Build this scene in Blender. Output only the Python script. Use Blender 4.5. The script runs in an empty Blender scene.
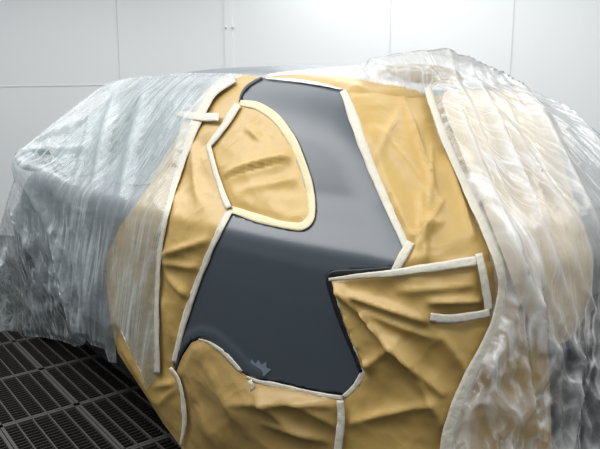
import bpy, bmesh, math, random
import numpy as np
from mathutils import Matrix, Vector
from mathutils.geometry import delaunay_2d_cdt

random.seed(4)
scene = bpy.context.scene
COL = scene.collection

# ------------------------------------------------------------------ camera
# World: x runs towards the rear of the car, y towards its right side, z up.
TH = math.radians(10.1); FPX = 624.0; AZ = math.radians(39)
CAM = np.array([2.657, -1.747, 1.27])
FH = np.array([-math.cos(AZ), math.sin(AZ), 0.0])
RT = np.array([math.sin(AZ), math.cos(AZ), 0.0])
ZZ = np.array([0, 0, 1.0])
FW = FH*math.cos(TH) - ZZ*math.sin(TH)
UP = FH*math.sin(TH) + ZZ*math.cos(TH)
cd = bpy.data.cameras.new('camera'); cam = bpy.data.objects.new('camera', cd); COL.objects.link(cam)
cd.sensor_width = 36.0; cd.lens = FPX/600*36.0; cd.clip_start = 0.05; cd.clip_end = 100
cam.matrix_world = Matrix(((RT[0], UP[0], -FW[0], CAM[0]), (RT[1], UP[1], -FW[1], CAM[1]), (RT[2], UP[2], -FW[2], CAM[2]), (0, 0, 0, 1)))
scene.camera = cam
scene.view_settings.view_transform = 'Standard'; scene.view_settings.look = 'None'
scene.view_settings.exposure = 0.0; scene.view_settings.gamma = 1.0
scene.cycles.transparent_max_bounces = 24
scene.cycles.max_bounces = 8; scene.cycles.caustics_reflective = False; scene.cycles.caustics_refractive = False
scene.cycles.sample_clamp_indirect = 2.5

def rays(q):
    q = np.asarray(q, float)
    return FW[None, :] + RT[None, :]*((q[:, 0:1]-300)/FPX) - UP[None, :]*((q[:, 1:2]-224.5)/FPX)

# ------------------------------------------------------------------ numeric noise
def hsh(ix, iy, seed):
    n = (ix.astype(np.int64)*374761393 + iy.astype(np.int64)*668265263 + seed*974634777) & 0xffffffff
    n = ((n ^ (n >> 13))*1274126177) & 0xffffffff
    n = (n ^ (n >> 16)) & 0xffffffff
    return n/4294967295.0
def vnoise(x, y, seed=0):
    ix = np.floor(x); iy = np.floor(y); fx = x-ix; fy = y-iy
    fx = fx*fx*(3-2*fx); fy = fy*fy*(3-2*fy)
    a = hsh(ix, iy, seed); b = hsh(ix+1, iy, seed); c = hsh(ix, iy+1, seed); d = hsh(ix+1, iy+1, seed)
    return (a*(1-fx)+b*fx)*(1-fy) + (c*(1-fx)+d*fx)*fy
def fbm(x, y, seed=0, o=3):
    r = 0; a = .5
    for k in range(o):
        r = r + a*vnoise(x*2**k, y*2**k, seed+17*k); a *= .5
    return r
def facets(x, y, seed=0):
    """crumple: creased cells, each tilted its own way (continuous, sharp creases)"""
    wx = x+.35*vnoise(x*1.3, y*1.3, seed+3); wy = y+.35*vnoise(x*1.3, y*1.3, seed+9)
    ix = np.floor(wx); iy = np.floor(wy); best = np.full(x.shape, 9.); sec = np.full(x.shape, 9.)
    for dx in (-1, 0, 1):
        for dy in (-1, 0, 1):
            cx = ix+dx; cy = iy+dy
            d = np.hypot(cx+hsh(cx, cy, seed)-wx, cy+hsh(cx, cy, seed+5)-wy)
            sec = np.minimum(sec, np.maximum(best, d)); best = np.minimum(best, d)
    return best
def sstep(a, b, x):
    t = np.clip((x-a)/(b-a), 0, 1); return t*t*(3-2*t)
def seg_dist(q, a, b):
    a = np.array(a, float); b = np.array(b, float); ab = b-a
    t = np.clip(((q-a)@ab)/max(ab@ab, 1e-9), 0, 1)
    return np.linalg.norm(q-(a+t[:, None]*ab), axis=1), t
def poly_dist(q, poly, closed=True):
    n = len(poly); d = np.full(len(q), 1e9)
    for i in range(n if closed else n-1):
        d = np.minimum(d, seg_dist(q, poly[i], poly[(i+1) % n])[0])
    return d

# ------------------------------------------------------------------ the shape of the car
def table(x, xs, ys): return np.interp(x, xs, ys)
def smooth_table(xs, ys, sw=.05):
    X = np.linspace(xs[0], xs[-1], 400); Y = np.interp(X, xs, ys)
    w = max(3, int(400*sw)); k = np.hanning(w+2)[1:-1]; k /= k.sum()
    Yp = np.concatenate([np.full(w, 0)+2*Y[0]-Y[1:w+1][::-1], Y, 2*Y[-1]-Y[-w-1:-1][::-1]])
    Ys = np.convolve(Yp, k, 'same')[w:-w]
    return X, Ys
WZ = smooth_table([0, .16, .25, .40, .6, .8, .90, .945, .965, 1.00, 1.06, 1.2, 1.33, 1.42, 1.6],
                  [.70, .74, .775, .806, .826, .838, .837, .831, .814, .784, .738, .66, .575, .50, .3], .022)
# the drape over the car: skirts hang from the widest line and tuck in a little at the floor
WH = smooth_table([0, .12, .3, .5, .65, .8, .90, .945, .965, 1.00, 1.06, 1.2, 1.33, 1.42, 1.6],
                  [.80, .80, .825, .838, .84, .840, .838, .831, .814, .784, .738, .66, .575, .50, .3], .022)
TX = smooth_table([-1.75, -1.6, -1.45, -1.0, -.92, -.35, -.1, .3, .7, 1.0, 1.25, 1.40, 1.6, 2.2],
                  [.45, .70, .80, .92, .96, 1.40, 1.465, 1.475, 1.462, 1.435, 1.40, 1.36, 1.27, 1.0])
XR = smooth_table([0, .2, .35, .45, .6, .85, .93, 1.0, 1.15, 1.33, 1.45, 1.6],
                  [1.86, 1.93, 1.98, 1.995, 1.98, 1.955, 1.945, 1.905, 1.76, 1.545, 1.40, 1.2])
def smax(a, b, k):
    h = np.maximum(k-np.abs(a-b), 0)/k
    return np.maximum(a, b)+h*h*k*.25
def body_f(p, skirt=False):
    x, y, z = p[..., 0], np.abs(p[..., 1]), p[..., 2]
    W = WH if skirt else WZ
    fs = y-np.interp(z, *W) + .16*np.maximum((x-.95)/1.0, 0)**2.4 + .16*np.maximum((-x-.7)/.9, 0)**2.4
    ft = .92*(z-np.interp(x, *TX) + .055*(y/.55)**2)
    fr = .85*(x-np.interp(z, *XR) + (.16+.13*sstep(.9, 1.15, z))*(y/.8)**2)
    ff = .9*(-1.62-x + .25*(y/.8)**2 + .3*(z-.5)**2)
    f = smax(fs, ft, .10); f = smax(f, fr, .09); f = smax(f, ff, .12)
    return f if skirt else np.maximum(f, .17-z)
MIRROR = np.array([-.40, -.945, 1.075])
TENT = [(MIRROR, (-.22, -.56, 1.415), (-.80, -.62, 1.02)), (MIRROR, (-.22, -.56, 1.415), (.05, -.80, .93)),
        (MIRROR, (.05, -.82, .90), (-.45, -.86, .45)), (MIRROR, (-.45, -.86, .45), (-1.25, -.84, .55)),
        (MIRROR, (-.80, -.62, 1.02), (-1.3, -.72, .80)), (MIRROR, (-1.3, -.72, .80), (-1.25, -.84, .55))]
def tri_d(p, a, b, c):
    a, b, c = (np.asarray(v, float) for v in (a, b, c))
    n = np.cross(b-a, c-a); n /= np.linalg.norm(n)
    d = (p-a)@n; q = p-d[..., None]*n
    ins = np.ones(d.shape, bool); e = np.full(d.shape, 1e9)
    for u, v in ((a, b), (b, c), (c, a)):
        ins &= (np.cross(v-u, q-u)@n) >= 0
        uv = v-u; t = np.clip(((p-u)@uv)/(uv@uv), 0, 1)
        e = np.minimum(e, np.linalg.norm(p-(u+t[..., None]*uv), axis=-1))
    return np.where(ins, np.abs(d), e)
def smin(a, b, k): return -smax(-a, -b, k)
def hull_f(p):
    f = body_f(p, True)
    a = np.array([1.30, -.25, 1.39]); b = np.array([1.30, .30, 1.425]); ab = b-a
    t = np.clip(((p-a)@ab)/(ab@ab), 0, 1)
    return smin(f, np.linalg.norm(p-(a+t[..., None]*ab), axis=-1)-.036, .14)
def tent_f(p):
    f = body_f(p, True)
    for t in TENT: f = smin(f, tri_d(p, *t)-.02, .05)
    f = smin(f, np.linalg.norm(p-MIRROR, axis=-1)-.062, .04)
    return f
def skirt_f(p): return body_f(p, True)
def cast(o, d, f, t0=.6, t1=7.0, n=260):
    """first hit of rays with f = 0 (nearest approach where they miss)"""
    o = np.broadcast_to(np.asarray(o, float), d.shape); N = len(d); out = np.zeros(N); miss = np.zeros(N, bool)
    T = np.linspace(t0, t1, n)
    for s in range(0, N, 1500):
        dd = d[s:s+1500]; oo = o[s:s+1500]
        P = oo[:, None, :]+dd[:, None, :]*T[None, :, None]
        v = f(P); neg = v < 0; hit = neg.any(1); i = np.where(hit, neg.argmax(1), v.argmin(1))
        i = np.clip(i, 1, n-2); lo = T[i-1].copy(); hi = np.where(hit, T[i], T[i+1])
        for _ in range(22):
            m1 = lo+(hi-lo)/3; m2 = hi-(hi-lo)/3; mid = (lo+hi)/2
            fm = f(oo+dd*mid[:, None]); ins = fm < 0
            f1 = f(oo+dd*m1[:, None]); f2 = f(oo+dd*m2[:, None])
            lo = np.where(hit, np.where(ins, lo, mid), np.where(f1 < f2, lo, m1))
            hi = np.where(hit, np.where(ins, mid, hi), np.where(f1 < f2, m2, hi))
        out[s:s+1500] = (lo+hi)/2; miss[s:s+1500] = ~hit
    return o+d*out[:, None], miss
def grad(p, f, e=.012):
    g = np.stack([f(p+np.eye(3)[k]*e)-f(p-np.eye(3)[k]*e) for k in range(3)], -1)
    return g/np.maximum(np.linalg.norm(g, axis=1, keepdims=True), 1e-9)

# ------------------------------------------------------------------ materials
def lin(c):
    c = c/255.0
    return c/12.92 if c <= .04045 else ((c+.055)/1.055)**2.4
def rgb(r, g, b): return (lin(r), lin(g), lin(b), 1)
def new_mat(name):
    m = bpy.data.materials.new(name); m.use_nodes = True; nt = m.node_tree
    return m, nt, nt.nodes, nt.links, nt.nodes['Principled BSDF']
def noise_node(N, L, scale, detail=4, stretch=None, rough=.55, dist=0):
    tc = N.new('ShaderNodeTexCoord'); mp = N.new('ShaderNodeMapping'); nz = N.new('ShaderNodeTexNoise')
    L.new(tc.outputs['Object'], mp.inputs[0]); L.new(mp.outputs[0], nz.inputs['Vector'])
    if stretch: mp.inputs['Scale'].default_value = stretch
    nz.inputs['Scale'].default_value = scale; nz.inputs['Detail'].default_value = detail
    nz.inputs['Roughness'].default_value = rough; nz.inputs['Distortion'].default_value = dist
    return nz
def pmat(name, col, rough=.5, metal=0, var=.0, vscale=6, bump=0, bscale=40, spec=.5, coat=0, stretch=None):
    m, nt, N, L, P = new_mat(name)
    P.inputs['Roughness'].default_value = rough; P.inputs['Metallic'].default_value = metal
    P.inputs['Specular IOR Level'].default_value = spec; P.inputs['Coat Weight'].default_value = coat
    P.inputs['Base Color'].default_value = col
    nz = noise_node(N, L, vscale, stretch=stretch)
    mx = N.new('ShaderNodeMix'); mx.data_type = 'RGBA'
    mx.inputs[6].default_value = tuple(c*(1-var) for c in col[:3])+(1,)
    mx.inputs[7].default_value = tuple(min(1, c*(1+var)) for c in col[:3])+(1,)
    L.new(nz.outputs['Fac'], mx.inputs[0]); L.new(mx.outputs[2], P.inputs['Base Color'])
    if bump:
        n2 = noise_node(N, L, bscale, stretch=stretch); b = N.new('ShaderNodeBump')
        b.inputs['Strength'].default_value = bump; b.inputs['Distance'].default_value = .01
        L.new(n2.outputs['Fac'], b.inputs['Height']); L.new(b.outputs[0], P.inputs['Normal'])
    return m
def math_node(N, L, op, a, b=None, c=None, clamp=False):
    n = N.new('ShaderNodeMath'); n.operation = op; n.use_clamp = clamp
    for k, v in enumerate((a, b, c)):
        if v is None: continue
        if isinstance(v, (int, float)): n.inputs[k].default_value = v
        else: L.new(v, n.inputs[k])
    return n.outputs[0]
def map_node(N, L, v, a, b, c=0.0, d=1.0):
    n = N.new('ShaderNodeMapRange'); n.clamp = True; L.new(v, n.inputs[0])
    for k, x in enumerate((a, b, c, d)): n.inputs[k+1].default_value = x
    return n.outputs[0]
def film_mat(name, base, gather, tint, stretch, tilt, gloss=.05, streak=.5):
    """clear masking film: mostly lets light through, hazier along its fine folds, where it is gathered, and where glints and glare are painted in"""
    m, nt, N, L, P = new_mat(name); N.remove(P); out = N['Material Output']
    A = lambda nm: (lambda n: (setattr(n, 'attribute_name', nm), n.outputs['Fac'])[1])(N.new('ShaderNodeAttribute'))
    ga, cr = A('gather'), A('crumple')
    def stretched(scale, st, detail=3, dist=.3):
        tc = N.new('ShaderNodeTexCoord'); mp = N.new('ShaderNodeMapping'); m0 = N.new('ShaderNodeMapping')
        L.new(tc.outputs['Object'], m0.inputs[0]); m0.inputs['Rotation'].default_value = (0, tilt, 0)
        L.new(m0.outputs[0], mp.inputs[0]); mp.inputs['Scale'].default_value = st
        nz = N.new('ShaderNodeTexNoise'); L.new(mp.outputs[0], nz.inputs['Vector']); nz.inputs['Scale'].default_value = scale
        nz.inputs['Detail'].default_value = detail; nz.inputs['Distortion'].default_value = dist
        return nz.outputs['Fac']
    fine = stretched(30, stretch, 2, .15); wide = stretched(15, stretch, 1.5, .2); patch = stretched(5, (1, 1, 1), 3, 0)
    ridge = lambda v, w: map_node(N, L, math_node(N, L, 'ABSOLUTE', math_node(N, L, 'SUBTRACT', v, .5)), 0, w, 1, 0)
    f1 = math_node(N, L, 'POWER', ridge(fine, .09), 2.0); f2 = math_node(N, L, 'POWER', ridge(wide, .05), 2.0)
    mask = map_node(N, L, patch, .38, .62)
    lines = math_node(N, L, 'ADD', math_node(N, L, 'MULTIPLY', f1, .8), f2)
    lines = math_node(N, L, 'MULTIPLY', lines, mask)
    # crumpled zones: little creased facets
    tc = N.new('ShaderNodeTexCoord'); mp = N.new('ShaderNodeMapping'); L.new(tc.outputs['Object'], mp.inputs[0]); mp.inputs['Scale'].default_value = (1, 1, .55)
    dn = N.new('ShaderNodeTexNoise'); L.new(mp.outputs[0], dn.inputs['Vector']); dn.inputs['Scale'].default_value = 9
    va = N.new('ShaderNodeVectorMath'); va.operation = 'MULTIPLY_ADD'; L.new(dn.outputs['Color'], va.inputs[0]); va.inputs[1].default_value = (.12, .12, .12); L.new(mp.outputs[0], va.inputs[2])
    vo = N.new('ShaderNodeTexVoronoi'); vo.inputs['Scale'].default_value = 15; L.new(va.outputs[0], vo.inputs['Vector'])
    v2 = N.new('ShaderNodeTexVoronoi'); v2.inputs['Scale'].default_value = 36; L.new(va.outputs[0], v2.inputs['Vector'])
    crum = math_node(N, L, 'MULTIPLY_ADD', v2.outputs['Distance'], .35, vo.outputs['Distance'])
    crumh = math_node(N, L, 'POWER', map_node(N, L, crum, .40, .98), 2.0)
    ve = N.new('ShaderNodeTexVoronoi'); ve.feature = 'DISTANCE_TO_EDGE'; ve.inputs['Scale'].default_value = 10; L.new(va.outputs[0], ve.inputs['Vector'])
    painted_glint = math_node(N, L, 'MULTIPLY', map_node(N, L, ve.outputs['Distance'], .0, .07, 1, 0), map_node(N, L, stretched(14, (1, 1, .6), 2, 0), .48, .60))  # bright glints painted as hazy lines along the crease edges
    height = math_node(N, L, 'ADD', math_node(N, L, 'MULTIPLY', math_node(N, L, 'ADD', math_node(N, L, 'MULTIPLY', fine, .5), wide), .8), math_node(N, L, 'MULTIPLY', math_node(N, L, 'MULTIPLY_ADD', cr, 1.5, .02), crum))
    bp = N.new('ShaderNodeBump'); bp.inputs['Strength'].default_value = .5; bp.inputs['Distance'].default_value = .03
    L.new(height, bp.inputs['Height'])
    lw = N.new('ShaderNodeLayerWeight'); lw.inputs['Blend'].default_value = .3; L.new(bp.outputs[0], lw.inputs['Normal'])
    a = math_node(N, L, 'MULTIPLY_ADD', ga, gather, base)
    a = math_node(N, L, 'MULTIPLY_ADD', lines, streak, a)
    a = math_node(N, L, 'MULTIPLY_ADD', math_node(N, L, 'MULTIPLY', crumh, cr), .45, a)
    a = math_node(N, L, 'MULTIPLY_ADD', math_node(N, L, 'MULTIPLY', painted_glint, cr), .75, a)
    a = math_node(N, L, 'MULTIPLY_ADD', lw.outputs['Facing'], .10, a, True)
    tr = N.new('ShaderNodeBsdfTransparent'); tr.inputs[0].default_value = (.975, .985, .985, 1)
    df = N.new('ShaderNodeBsdfDiffuse'); df.inputs[0].default_value = tint; L.new(bp.outputs[0], df.inputs['Normal'])
    tl = N.new('ShaderNodeBsdfTranslucent'); tl.inputs[0].default_value = tint; L.new(bp.outputs[0], tl.inputs['Normal'])
    m1 = N.new('ShaderNodeMixShader'); m1.inputs[0].default_value = .3; L.new(df.outputs[0], m1.inputs[1]); L.new(tl.outputs[0], m1.inputs[2])
    gl = N.new('ShaderNodeBsdfGlossy'); gl.inputs['Roughness'].default_value = .13; L.new(bp.outputs[0], gl.inputs['Normal'])
    m2 = N.new('ShaderNodeMixShader'); L.new(a, m2.inputs[0]); L.new(tr.outputs[0], m2.inputs[1]); L.new(m1.outputs[0], m2.inputs[2])
    g = math_node(N, L, 'MULTIPLY_ADD', math_node(N, L, 'POWER', lw.outputs['Facing'], 3.0), .45, gloss, True)
    m3 = N.new('ShaderNodeMixShader'); L.new(g, m3.inputs[0]); L.new(m2.outputs[0], m3.inputs[1]); L.new(gl.outputs[0], m3.inputs[2])
    L.new(m3.outputs[0], out.inputs[0])
    return m
def paper_mat(name, col, rough=.40, var=.08, vs=7):
    """thin crackly kraft paper: fine creased facets over a slightly uneven brown"""
    m, nt, N, L, P = new_mat(name); P.inputs['Roughness'].default_value = rough; P.inputs['Specular IOR Level'].default_value = .5
    nz = noise_node(N, L, 5)
    mx = N.new('ShaderNodeMix'); mx.data_type = 'RGBA'
    mx.inputs[6].default_value = tuple(c*(1-var) for c in col[:3])+(1,); mx.inputs[7].default_value = tuple(min(1, c*(1+var)) for c in col[:3])+(1,)
    L.new(nz.outputs['Fac'], mx.inputs[0]); L.new(mx.outputs[2], P.inputs['Base Color'])
    tc = N.new('ShaderNodeTexCoord'); dn = N.new('ShaderNodeTexNoise'); L.new(tc.outputs['Object'], dn.inputs['Vector']); dn.inputs['Scale'].default_value = 6
    va = N.new('ShaderNodeVectorMath'); va.operation = 'MULTIPLY_ADD'; L.new(dn.outputs['Color'], va.inputs[0]); va.inputs[1].default_value = (.2, .2, .2); L.new(tc.outputs['Object'], va.inputs[2])
    h = None
    for sc, am in ((vs, 1.0), (vs*2.6, .35)):
        vo = N.new('ShaderNodeTexVoronoi'); vo.inputs['Scale'].default_value = sc; L.new(va.outputs[0], vo.inputs['Vector'])
        h = math_node(N, L, 'MULTIPLY_ADD', vo.outputs['Distance'], am, h if h else 0.0)
    bp = N.new('ShaderNodeBump'); bp.inputs['Strength'].default_value = .3; bp.inputs['Distance'].default_value = .02
    L.new(h, bp.inputs['Height']); L.new(bp.outputs[0], P.inputs['Normal'])
    return m
M = {
 'wall': pmat('white_wall_panel', (.78, .80, .81, 1), .45, 0, .03, .8, .02, 6),
 'seam': pmat('grey_seam', (.64, .66, .67, 1), .6, 0, .05),
 'grate': pmat('dark_steel_grating', rgb(40, 36, 33), .6, .2, .35, 5, .1, 60),
 'frame': pmat('worn_steel_bar', rgb(72, 69, 67), .6, .2, .25, 8, .1, 60),
 'pit': pmat('dark_pit_floor', rgb(12, 11, 10), .9, 0, .3, 3),
 'body': pmat('silver_grey_paint', rgb(112, 120, 128), .35, .35, .05, 3, 0, 10, .5, .2),
 'primer': pmat('dark_grey_primer', (.050, .064, .079, 1), .34, 0, .10, 2.5, .012, 90, .7),
 'black': pmat('black_rubber', rgb(18, 19, 21), .5, 0, .1),
 'dark_plastic': pmat('dark_grey_bumper_plastic', rgb(58, 62, 67), .4, 0, .1),
 'rail_highlight': pmat('pale_rail_highlight', rgb(196, 202, 206), .3, .2, .02),
 'bare': pmat('dull_sanded_patch', rgb(112, 122, 134), .5, 0, .2, 40),
 'glass': pmat('pale_blue_grey_glass', rgb(112, 126, 130), .3, 0, .05, 3, 0, 10, .6),  # one pale even tone for every window
 'rim': pmat('grey_wheel_alloy', rgb(120, 122, 125), .35, .7, .05),
 'red': pmat('red_lamp_lens', rgb(120, 14, 16), .15, 0, .1, 5, 0, 10, .6),
 'white': pmat('white_backing_paper', rgb(232, 229, 220), .5, 0, .03, 8),
 'paper': paper_mat('gold_brown_masking_paper', rgb(178, 148, 86)),
 'paper_b': paper_mat('amber_masking_paper', rgb(182, 151, 85)),
 'paper_c': paper_mat('shade_toned_masking_paper', rgb(164, 136, 82)),  # gold paper darkened for the shade low down; spoiler piece reuses it
 'cream': paper_mat('cream_cover_paper', rgb(214, 198, 168), .4, .05),
 'tape': pmat('cream_masking_tape', rgb(200, 195, 180), .6, 0, .10, 22, .3, 70),
 'tape_y': pmat('pale_yellow_masking_tape', rgb(208, 197, 160), .6, 0, .06, 22, .2, 70),
 'film': film_mat('clear_masking_film', .21, .5, (.60, .66, .68, 1), (1, .12, .035), math.radians(-22)),
 'film_r': film_mat('clear_masking_film_bright', .18, .5, (.80, .80, .79, 1), (.12, 1, .04), 0, .05, .55),
}

# ------------------------------------------------------------------ building helpers
def tag(o, label=None, cat=None, group=None, kind=None):
    if label: o['label'] = label
    if cat: o['category'] = cat
    if group: o['group'] = group
    if kind: o['kind'] = kind
    return o
def empty(name, loc, label=None, cat=None, group=None):
    o = bpy.data.objects.new(name, None); COL.objects.link(o); o.location = loc; o.empty_display_size = .1
    return tag(o, label, cat, group)
def mesh_obj(name, V, F, mat, parent=None, smooth=True, attr=None, solid=0.0, recenter=True):
    V = np.asarray(V, float); c = V.mean(0) if recenter else np.zeros(3)
    if parent is not None: c = np.array(parent_world(parent))
    me = bpy.data.meshes.new(name); me.from_pydata([tuple(v) for v in (V-c)], [], [tuple(f) for f in F]); me.update()
    if smooth: me.polygons.foreach_set('use_smooth', [True]*len(me.polygons))
    if attr is not None:
        for k, nm in enumerate(('gather', 'crumple')):
            a = me.attributes.new(nm, 'FLOAT', 'POINT'); a.data.foreach_set('value', np.ascontiguousarray(attr[k], np.float32))
    me.materials.append(mat)
    o = bpy.data.objects.new(name, me); COL.objects.link(o)
    if parent is not None: o.parent = parent
    else: o.location = c
    if solid:
        s = o.modifiers.new('thickness', 'SOLIDIFY'); s.thickness = solid; s.offset = -1
    return o
def parent_world(p):
    v = Vector((0, 0, 0))
    while p is not None: v += p.location; p = p.parent
    return v
def smooth_line(pts, step=4.0, closed=False, sharp=False):
    """Catmull-Rom resample"""
    P = np.asarray(pts, float); n = len(P); out = []
    for i in range(n if closed else n-1):
        p1, p2 = P[i], P[(i+1) % n]
        p0 = P[i-1] if (closed or i > 0) else 2*p1-p2
        p3 = P[(i+2) % n] if (closed or i+2 < n) else 2*p2-p1
        k = max(1, int(np.linalg.norm(p2-p1)/step))
        for j in range(k):
            t = j/k
            if sharp: out.append(p1+(p2-p1)*t)
            else: out.append(.5*((2*p1)+(-p0+p2)*t+(2*p0-5*p1+4*p2-p3)*t*t+(-p0+3*p1-3*p2+p3)*t**3))
    if not closed: out.append(P[-1])
    return np.array(out)
def fill(outline, step):
    """triangulated fill of a closed outline"""
    O = np.asarray(outline, float); n = len(O)
    lo, hi = O.min(0), O.max(0); rng = np.random.RandomState(5)
    gx = np.arange(lo[0], hi[0], step); gy = np.arange(lo[1], hi[1], step*.87)
    X, Y = np.meshgrid(gx, gy); X = X+np.where(np.arange(len(gy))[:, None] % 2, step*.5, 0)
    G = np.stack([X.ravel(), Y.ravel()], 1); G += (rng.rand(*G.shape)-.5)*step*.2
    ins = np.zeros(len(G), bool)
    for i in range(n):
        a, b = O[i], O[(i+1) % n]
        if a[1] == b[1]: continue
        c = (a[1] > G[:, 1]) != (b[1] > G[:, 1])
        ins ^= c & (G[:, 0] < (b[0]-a[0])*(G[:, 1]-a[1])/(b[1]-a[1])+a[0])
    G = G[ins & (poly_dist(G, O) > step*.45)]
    co = [Vector(p) for p in O]+[Vector(p) for p in G]
    r = delaunay_2d_cdt(co, [(i, (i+1) % n) for i in range(n)], [], 1, 1e-5)
    return np.array([tuple(v) for v in r[0]]), [tuple(f) for f in r[2]]
def orient(V, F, away):
    """wind faces so that they look towards the point"""
    out = []
    for f in F:
        a, b, c = V[f[0]], V[f[1]], V[f[2]]
        out.append(f if np.dot(np.cross(b-a, c-a), away-a) > 0 else f[::-1])
    return out
def creases(q, lst, soft=False):
    """hand placed folds: (x0,y0,x1,y1,width,height[,sharp])"""
    h = np.zeros(len(q))
    for c in lst:
        d, t = seg_dist(q, c[0:2], c[2:4]); w = c[4]*.8
        if soft: w = max(c[4], 5.0)
        prof = np.exp(-(d/w)**2) if soft else np.maximum(1-d/w, 0)**1.3 if len(c) > 6 else np.exp(-np.sqrt((d/w)**2+.05)*1.25+.28)
        h += c[5]*prof*(np.sin(np.pi*np.clip(t*.86+.07, 0, 1))**.5)
    return h
def sheet(name, outline, mat, f=skirt_f, step=4.0, off=.006, disp=None, edge=9.0, label=None, cat=None, group=None, parent=None, solid=0.0, curved=True, pinned=True, attr=None, extra=None, relax=0):
    O = smooth_line(outline, step, True, not curved)
    q, F = fill(O, step)
    p, miss = cast(CAM, rays(q), f)
    if relax:                                       # a film bridges sudden steps instead of following them
        r = rays(q); t = ((p-CAM)*r).sum(1)/(r*r).sum(1); t0 = t.copy()
        E = np.array(sorted({tuple(sorted((f_[i], f_[(i+1) % 3]))) for f_ in F for i in range(3)}))
        deg = np.bincount(E.ravel(), minlength=len(q))
        for _ in range(relax):
            acc = np.bincount(E[:, 0], t[E[:, 1]], len(q))+np.bincount(E[:, 1], t[E[:, 0]], len(q))
            t = np.minimum(.5*t+.5*acc/np.maximum(deg, 1), t0+.003)
        p = CAM+r*t[:, None]
    nrm = grad(p, f)
    if relax:
        T = np.array(F); fn = np.cross(p[T[:, 1]]-p[T[:, 0]], p[T[:, 2]]-p[T[:, 0]]); nrm = np.zeros_like(p)
        for k in range(3): np.add.at(nrm, T[:, k], fn)
        for _ in range(6):
            acc = nrm.copy(); np.add.at(acc, E[:, 0], nrm[E[:, 1]]); np.add.at(acc, E[:, 1], nrm[E[:, 0]])
            nrm = acc/np.maximum(np.linalg.norm(acc, axis=1, keepdims=True), 1e-12)
        nrm *= np.where((nrm*r).sum(1) > 0, -1, 1)[:, None]
    gr = np.clip(np.abs((nrm*rays(q)).sum(1))*3.0, .12, 1)   # close to the outline seen edge-on the sheet lies tight
    h = np.full(len(q), off if pinned else 0.0)
    if disp is not None:
        w = sstep(0, edge, poly_dist(q, O)) if pinned else 1.0
        h = h+np.maximum(disp(q, p)*w, -off*.25)
    P = p+nrm*(h*gr)[:, None]
    g = attr(q, p) if attr else None
    if extra: P, F, g = extra(q, P, F, g, len(O))
    F = orient(P, F, CAM)
    o = mesh_obj(name, P, F, mat, parent, True, g, solid)
    return tag(o, label, cat, group) if parent is None else o
def tape(name, line, width, label, group=None, f=skirt_f, off=.0078, mat='tape', cat='tape', curved=True, parent=None, ragged=.5, wob=0.0):
    """a strip along a line lying on the surface"""
    L = smooth_line(line, 3.0, False, not curved); n = len(L)
    t = np.gradient(L, axis=0); t /= np.linalg.norm(t, axis=1, keepdims=True); nn = np.stack([-t[:, 1], t[:, 0]], 1)
    s = np.arange(n)/max(n-1, 1)
    w = np.interp(s, np.linspace(0, 1, len(width)), width) if hasattr(width, '__len__') else np.full(n, float(width))
    K = 5; q = []
    sd = hash_name(name+label)
    for k in range(K):
        e = (k/(K-1)-.5)
        r = ragged*(vnoise(s*n*.22, s*0+k, sd)-.5)*2 if k in (0, K-1) else 0
        q.append(L+nn*((w*e)+r)[:, None])
    q = np.concatenate(q); F = []
    for k in range(K-1):
        for i in range(n-1):
            a = k*n+i; F.append((a, a+1, a+n+1, a+n))
    p, _ = cast(CAM, rays(q), f); nr = grad(p, f)
    row = np.repeat(np.arange(K), n); h = off-np.where((row == 0) | (row == K-1), .0008, 0)+.0020*vnoise(q[:, 0]*.25, q[:, 1]*.25, sd)+wob*vnoise(q[:, 0]*.09, q[:, 1]*.09, sd+2)
    P = p+nr*h[:, None]; F = orient(P, F, CAM)
    o = mesh_obj(name, P, F, M[mat], parent, True, None, .0006)
    return tag(o, label, cat, group) if parent is None else o
def hash_name(s): return sum(ord(c)*(i+1) for i, c in enumerate(s)) % 997
def add_box(bm, c, s, rot=None, bev=0):
    r = bmesh.ops.create_cube(bm, size=1)['verts']
    for v in r: v.co = Vector((v.co.x*s[0], v.co.y*s[1], v.co.z*s[2]))
    if rot is not None: bmesh.ops.rotate(bm, verts=r, cent=(0, 0, 0), matrix=rot)
    bmesh.ops.translate(bm, verts=r, vec=c)
    if bev:
        es = list({e for v in r for e in v.link_edges})
        bmesh.ops.bevel(bm, geom=es, offset=bev, segments=2, affect='EDGES')
def bm_obj(name, bm, mat, parent=None, loc=(0, 0, 0), smooth=False):
    me = bpy.data.meshes.new(name); bm.to_mesh(me); bm.free(); me.materials.append(mat)
    if smooth: me.polygons.foreach_set('use_smooth', [True]*len(me.polygons))
    o = bpy.data.objects.new(name, me); COL.objects.link(o); o.location = loc
    if parent is not None: o.parent = parent
    return o

# ------------------------------------------------------------------ the booth
DW = np.array(FH*math.cos(math.radians(72))-RT*math.sin(math.radians(72)))   # along the wall, towards the left
NW = np.array([DW[1], -DW[0], 0]);
if NW@(-FH) < 0: NW = -NW                                                    # faces the room
W0 = CAM*np.array([1, 1, 0])+FH*5.9
def wall_pt(px, py):
    d = rays([(px, py)])[0]; t = ((W0-CAM)@NW)/(d@NW); return CAM+d*t
wang = math.atan2(DW[1], DW[0])
def wall_box(name, c_along, z, size, mat, kind='structure', out=0.0):
    bm = bmesh.new(); add_box(bm, (0, 0, 0), size)
    o = bm_obj(name, bm, mat); p = W0+DW*c_along+NW*out
    o.location = (p[0], p[1], z); o.rotation_euler = (0, 0, wang); o['kind'] = kind
    return o
wall_box('wall_back', 0, 1.6, (14, .1, 3.4), M['wall'], out=-.05)
al = lambda px, py: float((wall_pt(px, py)-W0)@DW)
k = 1
for px, py, w in ((118, 40, .010), (390, 40, .008), (512, 40, .008)):
    wall_box('trim_%d' % k, al(px, py), 1.6, (w, .006, 3.4), M['seam'], out=.002); k += 1
wall_box('trim_%d' % k, al(229, 40), 1.6, (.075, .014, 3.4), M['wall'], out=.006); k += 1
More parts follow.
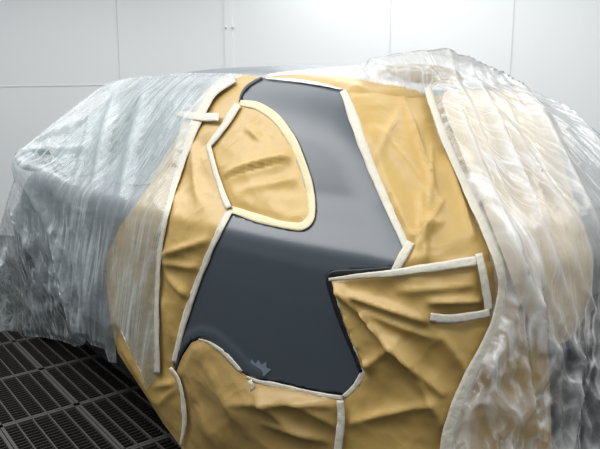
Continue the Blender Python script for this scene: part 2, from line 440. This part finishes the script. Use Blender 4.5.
zs = float(wall_pt(50, 86)[2])
a0, a1 = al(-300, 86), al(106, 86)
wall_box('trim_%d' % k, (a0+a1)/2, zs, (abs(a1-a0), .004, .008), M['seam'], out=.002)
for py in (27.5, 28.6):
    pass
for px in (226.5, 233):
    pp = wall_pt(px, 27.5); bm = bmesh.new()
    bmesh.ops.create_uvsphere(bm, u_segments=10, v_segments=6, radius=.011)
    o = bm_obj('screw', bm, M['seam'], None, tuple(pp+NW*.016), True)
    tag(o, 'small screw head on the white wall post, %s one' % ('left' if px < 230 else 'right'), 'screw', 'screws on the wall post')

bm = bmesh.new(); add_box(bm, (0, 0, -.30), (16, 16, .1)); o = bm_obj('floor', bm, M['pit']); o['kind'] = 'structure'
# steel gratings: panels of bearing bars, laid in a frame
X0, Y0, PX, PY = .025, -.890, .50, .32
def make_grating():
    root = empty('floor_grating', (0, 0, 0))
    bm = bmesh.new()
    for sx in (-1, 1): add_box(bm, (sx*(PX/2-.008), 0, -.014), (.012, PY-.004, .028))
    for sy in (-1, 1): add_box(bm, (0, sy*(PY/2-.008), -.014), (PX-.004, .012, .028))
    bm_obj('frame', bm, M['frame'], root)
    bm = bmesh.new()
    for i in range(1, 5): add_box(bm, (0, -PY/2+i*PY/5, -.012), (PX-.02, .005, .024))
    bm_obj('long_bars', bm, M['frame'], root)
    bm = bmesh.new()
    for i in range(1, 20): add_box(bm, (-PX/2+i*PX/20, 0, -.018), (.004, PY-.02, .022))
    bm_obj('cross_slats', bm, M['grate'], root)
    return root
def copy_tree(o, parent=None):
    c = o.copy(); COL.objects.link(c); c.parent = parent
    for ch in [x for x in bpy.data.objects if x.parent == o]: copy_tree(ch, c)
    return c
proto = make_grating(); first = True
for i in range(-5, 4):
    for j in range(-2, 3):
        cx = X0+(i+.5)*PX; cy = Y0+(j+.5)*PY
        o = proto if first else copy_tree(proto); first = False
        o.location = (cx, cy, 0)
        tag(o, 'dark steel floor grating panel in the paint booth floor', 'grating', 'floor gratings')

# ------------------------------------------------------------------ the car
car = empty('car', (.2, 0, 0), 'grey hatchback car masked with paper and film, its quarter panel in dark primer', 'car')
RW = (1.10, .285); FWH = (-.98, .285)
def build_body():
    c = np.array([.2, 0, .70]); nu, nv = 200, 96; D = []
    for j in range(nv+1):
        ph = -math.pi/2+math.pi*j/nv
        for i in range(nu):
            a = 2*math.pi*i/nu; D.append((math.cos(ph)*math.cos(a)*1.5, math.cos(ph)*math.sin(a), math.sin(ph)*.8))
    D = np.array(D); D /= np.linalg.norm(D, axis=1, keepdims=True)
    # rays start outside and run inwards
    p, _ = cast(c+D*3.2, -D, body_f, 0.2, 3.19, 200)
    F = []
    for j in range(nv):
        for i in range(nu):
            f = (j*nu+i, j*nu+(i+1) % nu, (j+1)*nu+(i+1) % nu, (j+1)*nu+i)
            m = p[list(f)].mean(0)
            if abs(m[1]) > .45 and min(math.hypot(m[0]-w[0], m[2]-w[1]) for w in (RW, FWH)) < .335: continue
            F.append(f)
    return mesh_obj('body', p, F, M['body'], car)
build_body()
def side_patch(name, poly, mat, off=.003, step=.03, solid=0, sgn=-1, parent=car):
    O = smooth_line(np.array(poly), step, True); q, F = fill(O, step)
    o = np.stack([q[:, 0], np.full(len(q), 2.5*sgn), q[:, 1]], 1); d = np.tile([0, -sgn, 0.], (len(q), 1))
    p, _ = cast(o, d, body_f, .5, 2.4, 160); p = p+grad(p, body_f)*off
    return mesh_obj(name, p, orient(p, F, np.array([0, 3*sgn, 1])), mat, parent, True, None, solid)
def rear_patch(name, poly, mat, off=.004, step=.03, parent=car):
    O = smooth_line(np.array(poly), step, True); q, F = fill(O, step)
    o = np.stack([np.full(len(q), 4.), q[:, 0], q[:, 1]], 1); d = np.tile([-1., 0, 0], (len(q), 1))
    p, _ = cast(o, d, body_f, 1., 3.6, 160); p = p+grad(p, body_f)*off
    return mesh_obj(name, p, orient(p, F, np.array([6., 0, 1])), mat, parent)
for s in (-1, 1):
    side_patch('front_door_window', [(-.62, 1.02), (.10, 1.03), (.10, 1.34), (-.22, 1.34), (-.42, 1.22)], M['glass'], sgn=s)
    side_patch('rear_door_window', [(.18, 1.03), (.70, 1.04), (.72, 1.20), (.68, 1.32), (.18, 1.345)], M['glass'], sgn=s)
    side_patch('door_handle', [(.02, .86), (.15, .86), (.15, .885), (.02, .885)], M['body'], .02, .02, .015, s)
    side_patch('door_handle', [(.62, .87), (.75, .87), (.75, .895), (.62, .895)], M['body'], .004, .02, .003, s)
    rear_patch('tail_light', [(s*.55, .74), (s*.70, .74), (s*.70, .92), (s*.58, .92)], M['red'], .0015)
O = [(y, z) for y, z in ((-.58, 1.05), (.58, 1.05), (.50, 1.29), (0, 1.33), (-.50, 1.29))]
rear_patch('rear_window', O, M['glass'])
rear_patch('number_plate_recess', [(-.24, .70), (.24, .70), (.24, .82), (-.24, .82)], M['black'])
rear_patch('rear_bumper', [(-.60, .22), (.60, .22), (.62, .45), (.60, .68), (-.60, .68), (-.62, .45)], M['dark_plastic'], .0015)
for s in (-1, 1): side_patch('side_skirt', [(-.62, .19), (.74, .19), (.74, .36), (-.62, .36)], M['black'], .002, sgn=s)
# windscreen, cast from the front
q, F = fill(smooth_line(np.array([(-.58, 1.0), (.58, 1.0), (.48, 1.33), (-.48, 1.33)]), .04, True), .04)
p, _ = cast(np.stack([np.full(len(q), -4.), q[:, 0], q[:, 1]], 1), np.tile([1., 0, 0], (len(q), 1)), body_f, 1.5, 4.2, 200)
p = p+grad(p, body_f)*.004
mesh_obj('windscreen', p, orient(p, F, np.array([-6., 0, 2])), M['glass'], car)
# spoiler at the rear end of the roof
bm = bmesh.new(); add_box(bm, (0, 0, 0), (.20, .82, .045), None, .018)
for v in bm.verts: v.co.z -= .12*v.co.y**2; v.co.x -= .10*(v.co.y/.4)**2
bm_obj('roof_spoiler', bm, M['body'], car, (1.30-.2, .02, 1.375), True)
def door_mirror(s):
    bm = bmesh.new(); bmesh.ops.create_uvsphere(bm, u_segments=24, v_segments=14, radius=1)
    for v in bm.verts:
        v.co = Vector((v.co.x*.05*(1 if v.co.x < 0 else .55), v.co.y*.085, v.co.z*.06))
    o = bm_obj('door_mirror', bm, M['body'], car, (MIRROR[0]-.2, s*(abs(MIRROR[1])-.07), MIRROR[2]-.012), True)
    bm = bmesh.new(); add_box(bm, (0, -s*.10, -.03), (.03, .12, .022), Matrix.Rotation(-s*.2, 3, 'X'), .006)
    bm_obj('mirror_arm', bm, M['black'], o, (0, 0, 0))
    bm = bmesh.new(); add_box(bm, (.03, 0, 0), (.004, .13, .085), None, .002)
    bm_obj('mirror_glass', bm, M['glass'], o, (0, 0, 0))
for s in (-1, 1): door_mirror(s)
def lathe(prof, n=40):
    bm = bmesh.new(); rows = []
    for r, y in prof:
        rows.append([bm.verts.new((r*math.cos(2*math.pi*i/n), y, r*math.sin(2*math.pi*i/n))) for i in range(n)])
    for a, b in zip(rows, rows[1:]):
        for i in range(n): bm.faces.new((a[i], a[(i+1) % n], b[(i+1) % n], b[i]))
    bmesh.ops.recalc_face_normals(bm, faces=bm.faces)
    return bm
for wx, wz in (RW, FWH):
    for s in (-1, 1):
        w = lathe([(.20, -.085), (.255, -.09), (.278, -.075), (.285, -.04), (.285, .04), (.278, .075), (.255, .09), (.20, .085), (.20, -.085)])
        wo = bm_obj('wheel', w, M['black'], car, (wx-.2, s*.68, wz), True)
        r = bmesh.new()
        for i in range(5):
            a = 2*math.pi*i/5
            add_box(r, (math.cos(a)*.11, s*.06, math.sin(a)*.11), (.19, .03, .05), Matrix.Rotation(-a, 3, 'Y'), .006)
        bm_obj('rim_spokes', r, M['rim'], wo)
        h = lathe([(.0, s*.08), (.05, s*.078), (.05, .0)], 20); bm_obj('hub', h, M['rim'], wo, (0, 0, 0), True)
        b = lathe([(.205, -.08), (.20, 0), (.205, .08)]); bm_obj('rim_barrel', b, M['rim'], wo, (0, 0, 0), True)

# the bare quarter panel in primer
QP = [(264, 79), (300, 82), (342, 91), (347, 96), (352, 112), (366, 148), (384, 193), (398, 226), (408, 245), (403, 258), (396, 268),
      (365, 270), (333, 272), (328, 276), (331, 288), (341, 318), (353, 348), (363, 372), (361, 378), (345, 394), (318, 391), (285, 383), (258, 379),
      (244, 371), (230, 355), (214, 341), (203, 337), (192, 341), (183, 355), (177, 372), (176, 352), (186, 318), (202, 275), (219, 237), (231, 214),
      (262, 223), (298, 231), (310, 227), (315, 214), (311, 184), (299, 152), (284, 127), (264, 110), (240, 103), (243, 94), (252, 84)]
ARCH = [(176, 366), (182, 352), (192, 338), (203, 333), (216, 337), (231, 350), (246, 366), (258, 374)]
def lip(q, p):
    d = poly_dist(q, ARCH, False)
    return .004+.004*sstep(9, 3, d)
sheet('quarter_panel', QP, M['primer'], step=3.0, off=.004, disp=lip, pinned=False, parent=car, curved=False, solid=.003)
# black seals beside the panel
tape('rear_lamp_seal', [(401, 268.5), (365, 271.5), (338, 273), (331, 277), (332.5, 288), (342, 318), (354, 348), (363, 371)], [5, 6, 6, 5.5, 4.5, 3.5], '', off=.0085, mat='black', parent=car, ragged=0)
tape('door_seal', [(263, 79.5), (251, 86), (243, 95), (241, 104)], [2, 3, 2.5, 1.5], '', off=.0075, mat='black', parent=car, ragged=0)
tape('roof_edge_moulding', [(266, 80.3), (300, 83.3), (322, 87), (342, 92)], [1.2, 2.8, 3.2, 1.5], '', off=.0085, mat='rail_highlight', parent=car, ragged=0)  # added pale strip standing in for the reflection along the panel's top rim
sheet('sanded_patch', [(244, 369), (247, 360), (251, 365), (253, 358.5), (257, 363), (260, 359), (263, 364), (268, 361), (268, 367), (273, 369), (266, 375), (258, 377), (250, 374)], M['bare'], step=3, off=.0055, parent=car, curved=False)

# ------------------------------------------------------------------ masking paper
def crumple(seed, big=.022, small=.007, s1=46, s2=19, cr=(), sx=1.0, sy=1.0):
    def d(q, p):
        x, y = q[:, 0]*sx, q[:, 1]*sy
        return .8*big*(facets(x/s1/1.3, y/s1/1.3, seed)-.35)+.5*small*(facets(x/s2+7, y/s2, seed+2)-.35)+.006*fbm(x/40, y/40, seed, 2)+1.25*creases(q, cr)
    return d
GP = 'gold masking paper on the car'
sheet('masking_paper', [(240, 107), (262, 108), (283, 126), (300, 155), (311, 190), (313, 216), (306, 226), (292, 226), (262, 218), (234, 209), (226, 192), (216, 165), (213, 149), (228, 127)],
      M['paper_b'], off=.006, step=3, disp=crumple(3, .012, .004, 40, 17, [(228, 178, 292, 157, 9, .022), (228, 180, 285, 163, 3, -.012), (262, 140, 250, 130, 6, .010, 1), (240, 195, 300, 180, 8, .008)]),
      label='gold masking paper filling the rounded quarter window opening', cat='masking paper', curved=False)
sheet('masking_paper', [(228, 80), (246, 76), (266, 78), (252, 85), (243, 95), (240, 106), (228, 127), (212, 149), (220, 176), (228, 198), (232, 212), (216, 242), (200, 280), (184, 325), (175, 365),
      (182, 378), (187, 400), (188, 425), (183, 447), (165, 423), (146, 393), (119, 352), (113, 325), (108, 285), (109, 255), (122, 225), (150, 188), (172, 150), (190, 118), (205, 92)],
      M['paper'], off=.006, step=2.8, disp=crumple(11, .014, .004, 44, 18, [(165, 255, 212, 240, 7, .016), (165, 262, 205, 268, 6, .012), (170, 275, 196, 300, 6, .014), (168, 300, 178, 350, 5, .012), (180, 190, 176, 250, 8, .010),
      (120, 340, 178, 440, 8, .014), (160, 385, 186, 380, 5, .012), (165, 400, 184, 384, 5, .010), (196, 140, 200, 200, 6, .012)]),
      label='gold paper strip taped in front of the dark panel, from roof to floor', cat='masking paper', curved=False)
sheet('masking_paper', [(176, 375), (184, 356), (193, 342), (204, 338), (216, 343), (230, 357), (244, 372), (258, 381), (285, 385), (318, 393), (344, 397), (346, 420), (342, 449), (338, 540), (190, 540), (183, 447), (188, 425), (187, 400), (183, 380)],
      M['paper_c'], off=.006, step=3, disp=crumple(23, .026, .008, 50, 22, [(200, 350, 260, 440, 14, .014), (240, 400, 330, 400, 9, .020), (270, 420, 330, 440, 8, .018), (258, 385, 300, 430, 7, .014), (300, 398, 340, 425, 7, .012), (190, 380, 215, 440, 8, .012)]),
      label='gold paper hanging below the dark panel, over the wheel arch', cat='masking paper', curved=False)
sheet('masking_paper', [(332, 276), (360, 273), (396, 271), (440, 267), (492, 262), (520, 285), (545, 320), (548, 400), (552, 540), (338, 540), (342, 449), (346, 420), (345, 397), (360, 380), (365, 372), (352, 342), (340, 312)],
      M['paper'], off=.007, step=3, disp=crumple(37, .022, .008, 48, 20, [(336, 280, 440, 390, 7, .024), (345, 290, 425, 318, 7, .022), (338, 282, 372, 365, 4, .016), (352, 285, 385, 360, 6, -.010), (370, 310, 430, 335, 6, .014),
      (430, 300, 478, 300, 5, .020), (440, 335, 470, 380, 9, .014), (400, 340, 440, 420, 8, .016), (350, 380, 400, 340, 8, .014), (355, 420, 430, 400, 8, .016), (400, 290, 470, 285, 6, .010)]),
      label='gold paper over the rear bumper corner and lamp, right of the dark panel', cat='masking paper', curved=False)
sheet('masking_paper', [(346, 93), (380, 92), (425, 97), (472, 100), (490, 150), (508, 190), (522, 225), (524, 262), (470, 264), (430, 268), (398, 271), (408, 248), (398, 224), (384, 192), (366, 147), (353, 112)],
      M['paper_b'], off=.006, step=2.8, disp=crumple(41, .018, .006, 46, 19, [(402, 100, 434, 200, 4, .014), (350, 105, 405, 235, 7, .012), (420, 200, 425, 262, 5, .014), (440, 205, 418, 250, 4, .012), (412, 240, 440, 225, 4, .012), (400, 110, 378, 160, 4, .010), (445, 160, 470, 240, 5, .012), (430, 150, 426, 240, 3, .010), (392, 205, 415, 245, 6, .014), (375, 130, 440, 215, 9, .012)]),
      label='gold paper on the tailgate, behind the sloping pillar edge', cat='masking paper', curved=False)
def drop_back(dx, dy, dz):
    """carry the upper edge of a sheet on over the roof"""
    return None
sheet('masking_paper', [(262, 78.5), (275, 74.5), (300, 74), (345, 76), (385, 84), (415, 92), (430, 99), (405, 99), (378, 96), (348, 95), (340, 90), (318, 85), (290, 81)],
      M['paper'], f=hull_f, off=.007, step=2.5, edge=4, disp=crumple(53, .010, .005, 26, 12, [(352, 92, 375, 96, 3, .012), (380, 95, 425, 99, 4, .012)]),
      label='gold paper strip along the roof edge above the dark panel', cat='masking paper', curved=False)
sheet('cover_paper', [(440, 103), (480, 96), (522, 98), (548, 130), (560, 178), (573, 220), (583, 255), (584, 278), (579, 308), (560, 338), (539, 337), (520, 316), (500, 268), (480, 215), (458, 160)],
      M['cream'], f=hull_f, off=.024, step=4, disp=crumple(61, .018, .008, 60, 24, [(470, 110, 520, 250, 8, .012), (500, 110, 550, 260, 8, .012), (545, 210, 575, 300, 8, .012), (520, 200, 540, 320, 7, .012)]),
      label='cream cover sheet bunched over the tailgate under clear film', cat='cover sheet')
sheet('masking_paper', [(388, 68), (420, 66), (452, 71), (462, 82), (440, 86), (410, 84), (392, 77)], M['paper_c'], f=hull_f, off=.008, step=3, edge=4, disp=crumple(71, .008, .004, 20, 10),
      label='brown paper on the roof spoiler showing through the film', cat='masking paper')

sheet('dark_spot_patch', [(517, 97), (524, 97), (526, 106), (532, 112), (528, 116), (521, 111), (518, 104)], M['black'], f=hull_f, step=2, off=.020, parent=car, curved=False)  # black patch added for the dark spot beside the cream sheet
# ------------------------------------------------------------------ tape
tape('masking_tape', [(241, 104), (262, 109), (281, 124), (298, 151), (309.5, 184), (313, 213), (308, 225.5), (296, 228), (264, 221), (232, 211)], [6, 9, 10, 9, 8, 8, 7, 8, 7], 'pale tape curving round the right side of the window opening', mat='tape_y')
tape('masking_tape', [(241, 107), (229, 126), (212, 148), (219, 175), (226, 196), (232, 211)], [8, 7, 5, 5, 6, 7], 'cream tape zigzag on the left side of the window opening', off=.015, curved=False)
tape('masking_tape', [(232, 211), (217, 240), (201, 278), (186, 322), (176, 362)], [6, 6, 6, 6, 5], 'long cream tape down the front edge of the dark panel')
tape('masking_tape', [(236, 82), (216, 96), (203, 118), (190, 152), (174, 205), (165, 250), (162, 310), (162, 372)], [10, 12, 9, 7, 6, 5, 5, 6], 'long tape holding the left film edge down onto the gold paper', off=.020)
tape('masking_tape', [(182, 117), (205, 121), (224, 121)], [6, 8, 9], 'short level tape piece across the film edge by the window', off=.024)
tape('masking_tape', [(201, 338.5), (214, 343.5), (230, 356.5), (244, 371)], [2, 4, 5, 4], 'thin tape on the wheel arch curve')
tape('masking_tape', [(249, 376), (262, 381), (285, 386), (318, 393), (345, 397)], [3, 6, 5, 5, 5], 'cream tape along the bottom edge of the dark panel')
tape('masking_tape', [(255, 378), (258, 383), (257, 389)], [5, 4, 3], 'tiny torn tape end hanging below the dark panel', off=.02)
tape('masking_tape', [(366, 362), (364, 374), (355, 387), (345, 396)], [3, 6, 6, 4], 'short tape turning the lower right corner of the dark panel')
tape('masking_tape', [(345.5, 397), (346, 420), (343, 449), (340, 520)], [7, 8, 8, 9], 'tape running straight down from the lower corner of the panel', off=.022)
tape('masking_tape', [(175, 366), (183, 378), (188, 400), (189, 422), (185, 444)], [4, 4, 5, 4, 2], 'short tape down the paper left of the wheel arch', off=.018)
tape('masking_tape', [(343, 93), (348, 103), (362, 143), (380, 188), (395, 222), (407, 249)], [7, 10, 9, 9, 9, 8], 'broad cream tape down the sloping tailgate edge')
tape('masking_tape', [(411, 246), (404, 258), (395, 273)], [8, 8, 7], 'short tape slanting from the pillar foot to the lamp opening', off=.016, curved=False)
tape('masking_tape', [(334, 278), (360, 275.3), (392, 273.8), (440, 268.5), (476, 263.5)], [3, 6, 7, 8, 8], 'level tape along the top of the lamp opening', off=.020, curved=False)
tape('masking_tape', [(335, 281), (342, 302), (352, 333), (366.5, 368)], [4, 5, 5, 4], 'tape down the left edge of the lamp opening')
tape('masking_tape', [(473, 258), (478, 282), (482, 309)], [8, 8, 8], 'upright tape piece closing the right end of the lamp paper', off=.024, curved=False)
tape('masking_tape', [(429, 314), (446, 316), (464, 314), (482, 311)], [9, 9, 9, 8], 'level tape piece lying on the paper below the lamp', off=.026)
tape('masking_tape', [(424, 97), (438, 140), (460, 192), (482, 243), (491, 270), (493, 292), (484, 328), (465, 369), (449, 414), (444, 449), (440, 530)], [7, 8, 8, 9, 9, 10, 11, 12, 12, 12, 12], 'long curving tape holding the right film edge down', off=.030)

# ------------------------------------------------------------------ clear film
def fold(q, lean, wide, long_, seed):
    s = q[:, 0]+lean*(q[:, 1]-100)
    s = s+7*(vnoise(q[:, 0]/70, q[:, 1]/70, seed+1)-.5)
    a = 1-np.abs(2*vnoise(s/wide, q[:, 1]/long_, seed)-1)
    b = 1-np.abs(2*vnoise(s/(wide*.42), q[:, 1]/(long_*.6), seed+7)-1)
    return a, b
def film_disp_left(q, p):
    a, b = fold(q, .25, 15, 190, 81)
    c = facets(q[:, 0]/26, q[:, 1]/34, 83)
    low = sstep(190, 260, q[:, 1])*sstep(110, 60, q[:, 0])
    up = sstep(70, 130, q[:, 1]); return .016+(.008*a**2+.003*b**2)*up+low*.028*(c-.3)+creases(q, ROPES_L, True)*(.25+.75*up)
ROPES_L = [(20, 152, 62, 230, 5, .03), (62, 230, 86, 338, 5, .03), (125, 82, 100, 200, 2.5, .015), (150, 100, 128, 200, 2.5, .012), (20, 152, 95, 118, 5, .012), (20, 155, 92, 150, 4, .012), (22, 160, 80, 190, 4, .012),
           (17, 205, 60, 290, 5, .02), (95, 200, 98, 330, 3, .015), (85, 220, 92, 330, 3, .012)]
def film_gather_left(q, p):
    a, b = fold(q, .25, 15, 190, 81)
    rope = np.zeros(len(q))
    for c in ROPES_L:
        d, t = seg_dist(q, c[:2], c[2:4]); rope = np.maximum(rope, np.exp(-(d/max(c[4]*.55, 2.6))**2)*np.sin(np.pi*np.clip(t*.8+.1, 0, 1)))
    c = facets(q[:, 0]/26, q[:, 1]/34, 83)
    low = sstep(190, 260, q[:, 1])*sstep(110, 60, q[:, 0])
    over = sstep(112, 122, q[:, 0]-np.interp(q[:, 1], [100, 150, 190, 250, 330], [90, 60, 38, 0, 2]))
    up = .2+.8*sstep(84, 112, q[:, 1]+.05*q[:, 0]); return np.clip((.25*a**5+.6*rope)*up-.26*low*sstep(.75, .35, c)+.16*over+.3*sstep(45, 5, q[:, 0])*sstep(190, 230, q[:, 1]), -.6, 1), low*.8+.25*sstep(95, 60, q[:, 0])*(1-low)
FL = [(246, 76), (215, 75), (190, 74.5), (140, 78.5), (108, 84), (84, 101), (50, 128), (22, 151), (14, 158), (13, 168), (16, 178), (9, 200), (3, 222), (-8, 240), (-50, 262), (-60, 320), (-30, 334), (0, 335), (45, 337), (65, 341), (78, 346), (86, 344), (90, 339), (94, 345),
      (108, 349), (111, 361), (119, 362), (119, 345), (122, 330), (132, 350), (143, 372), (148, 388), (159, 380), (163, 365), (163, 310), (166, 250), (175, 205), (191, 152), (204, 118), (217, 96), (236, 83)]
sheet('plastic_film', FL, M['film'], f=tent_f, step=2.5, off=.014, disp=film_disp_left, edge=8, relax=45, attr=film_gather_left,
      label='clear plastic film over the front doors and wing mirror, left of the gold paper', cat='plastic film', curved=False)
ROPES_R = [(424, 60, 520, 92, 5, .02), (345, 80, 430, 90, 5, .012), (440, 100, 515, 300, 4, .02), (470, 100, 560, 330, 5, .02), (515, 95, 585, 260, 5, .02), (545, 100, 600, 190, 4, .015), (515, 268, 522, 345, 4, .025), (500, 300, 512, 420, 4, .02),
           (535, 340, 538, 449, 4, .02), (560, 340, 545, 449, 3, .02), (588, 250, 575, 449, 4, .02), (425, 105, 500, 300, 4, .015), (490, 130, 560, 240, 4, .015)]
def film_disp_right(q, p):
    a, b = fold(q, -.42*1, 20, 160, 91)
    c = facets(q[:, 0]/24, q[:, 1]/30, 93)
    low = sstep(300, 360, q[:, 1])
    return (.036+.014*a**2+.006*b**2)*(.25+.75*np.maximum(sstep(320, 420, q[:, 0]), sstep(85, 120, q[:, 1])))+low*.020*(c-.3)+creases(q, ROPES_R, True)
def film_gather_glare(q, p):
    a, b = fold(q, -.42, 20, 160, 91)
    rope = np.zeros(len(q))
    for c in ROPES_R:
        d, t = seg_dist(q, c[:2], c[2:4]); rope = np.maximum(rope, np.exp(-(d/max(c[4]*.6, 2.8))**2)*np.sin(np.pi*np.clip(t*.8+.1, 0, 1)))
    c = facets(q[:, 0]/24, q[:, 1]/30, 93); low = sstep(300, 360, q[:, 1]); dark = creases(q, [(521, 97, 524, 112, 5, 1.), (524, 112, 540, 122, 5, .8), (560, 102, 580, 135, 5, 1), (572, 130, 600, 175, 6, 1), (590, 160, 620, 200, 7, 1)], True); top = sstep(110, 80, q[:, 1])
    return np.clip(.35*a**4+.7*rope-.32*low-.30*dark+.45*top+.28*sstep(250, 180, q[:, 1])*sstep(440, 480, q[:, 0]), -.6, 1), .03+.97*low  # also paints white glare into the haze, upper right
FR = [(236, 79), (262, 76), (300, 73), (340, 68.5), (378, 62), (405, 57.5), (424, 56.5), (445, 59.5), (468, 69), (505, 84), (540, 97.5), (552, 107), (575, 130), (600, 156), (640, 195), (670, 260), (680, 540), (440, 540), (444, 449), (449, 414), (465, 369), (484, 328), (493, 292), (491, 270), (482, 243), (460, 192), (438, 140), (424, 97), (385, 88), (345, 80), (300, 77.5), (262, 79)]
sheet('plastic_film', FR, M['film_r'], f=hull_f, step=2.8, off=.010, disp=film_disp_right, edge=8, relax=6, attr=film_gather_glare,
      label='clear plastic film over the tailgate and rear bumper at the right', cat='plastic film', curved=False)

# ------------------------------------------------------------------ light of the booth
def area(name, loc, size, energy, rot=(0, 0, 0), col=(1, .99, .97)):
    l = bpy.data.lights.new(name, 'AREA'); l.shape = 'RECTANGLE'; l.size, l.size_y = size; l.energy = energy; l.color = col
    o = bpy.data.objects.new(name, l); COL.objects.link(o); o.location = loc; o.rotation_euler = rot
    return o
area('overhead_light', (.2, -1.9, 2.95), (4.8, 1.5), 105)
area('overhead_light', (.2, 1.9, 2.95), (4.5, .7), 50)
area('overhead_light', (2.9, .2, 2.95), (.7, 3.5), 30)
lp = W0+NW*2.0+DW*1.6
area('overhead_light', (lp[0], lp[1], 2.95), (8, 2.2), 80, (0, 0, wang))  # extra unseen lamp, added to brighten the back wall
# the white booth around and above the car: brightest overhead, dim towards the floor
w = bpy.data.worlds.new('world'); scene.world = w; w.use_nodes = True
N, L = w.node_tree.nodes, w.node_tree.links
tc = N.new('ShaderNodeTexCoord'); sp = N.new('ShaderNodeSeparateXYZ'); L.new(tc.outputs['Generated'], sp.inputs[0])
L.new(map_node(N, L, sp.outputs[2], -.1, .9, .25, .95), N['Background'].inputs[1])
N['Background'].inputs[0].default_value = (.93, .97, 1, 1)
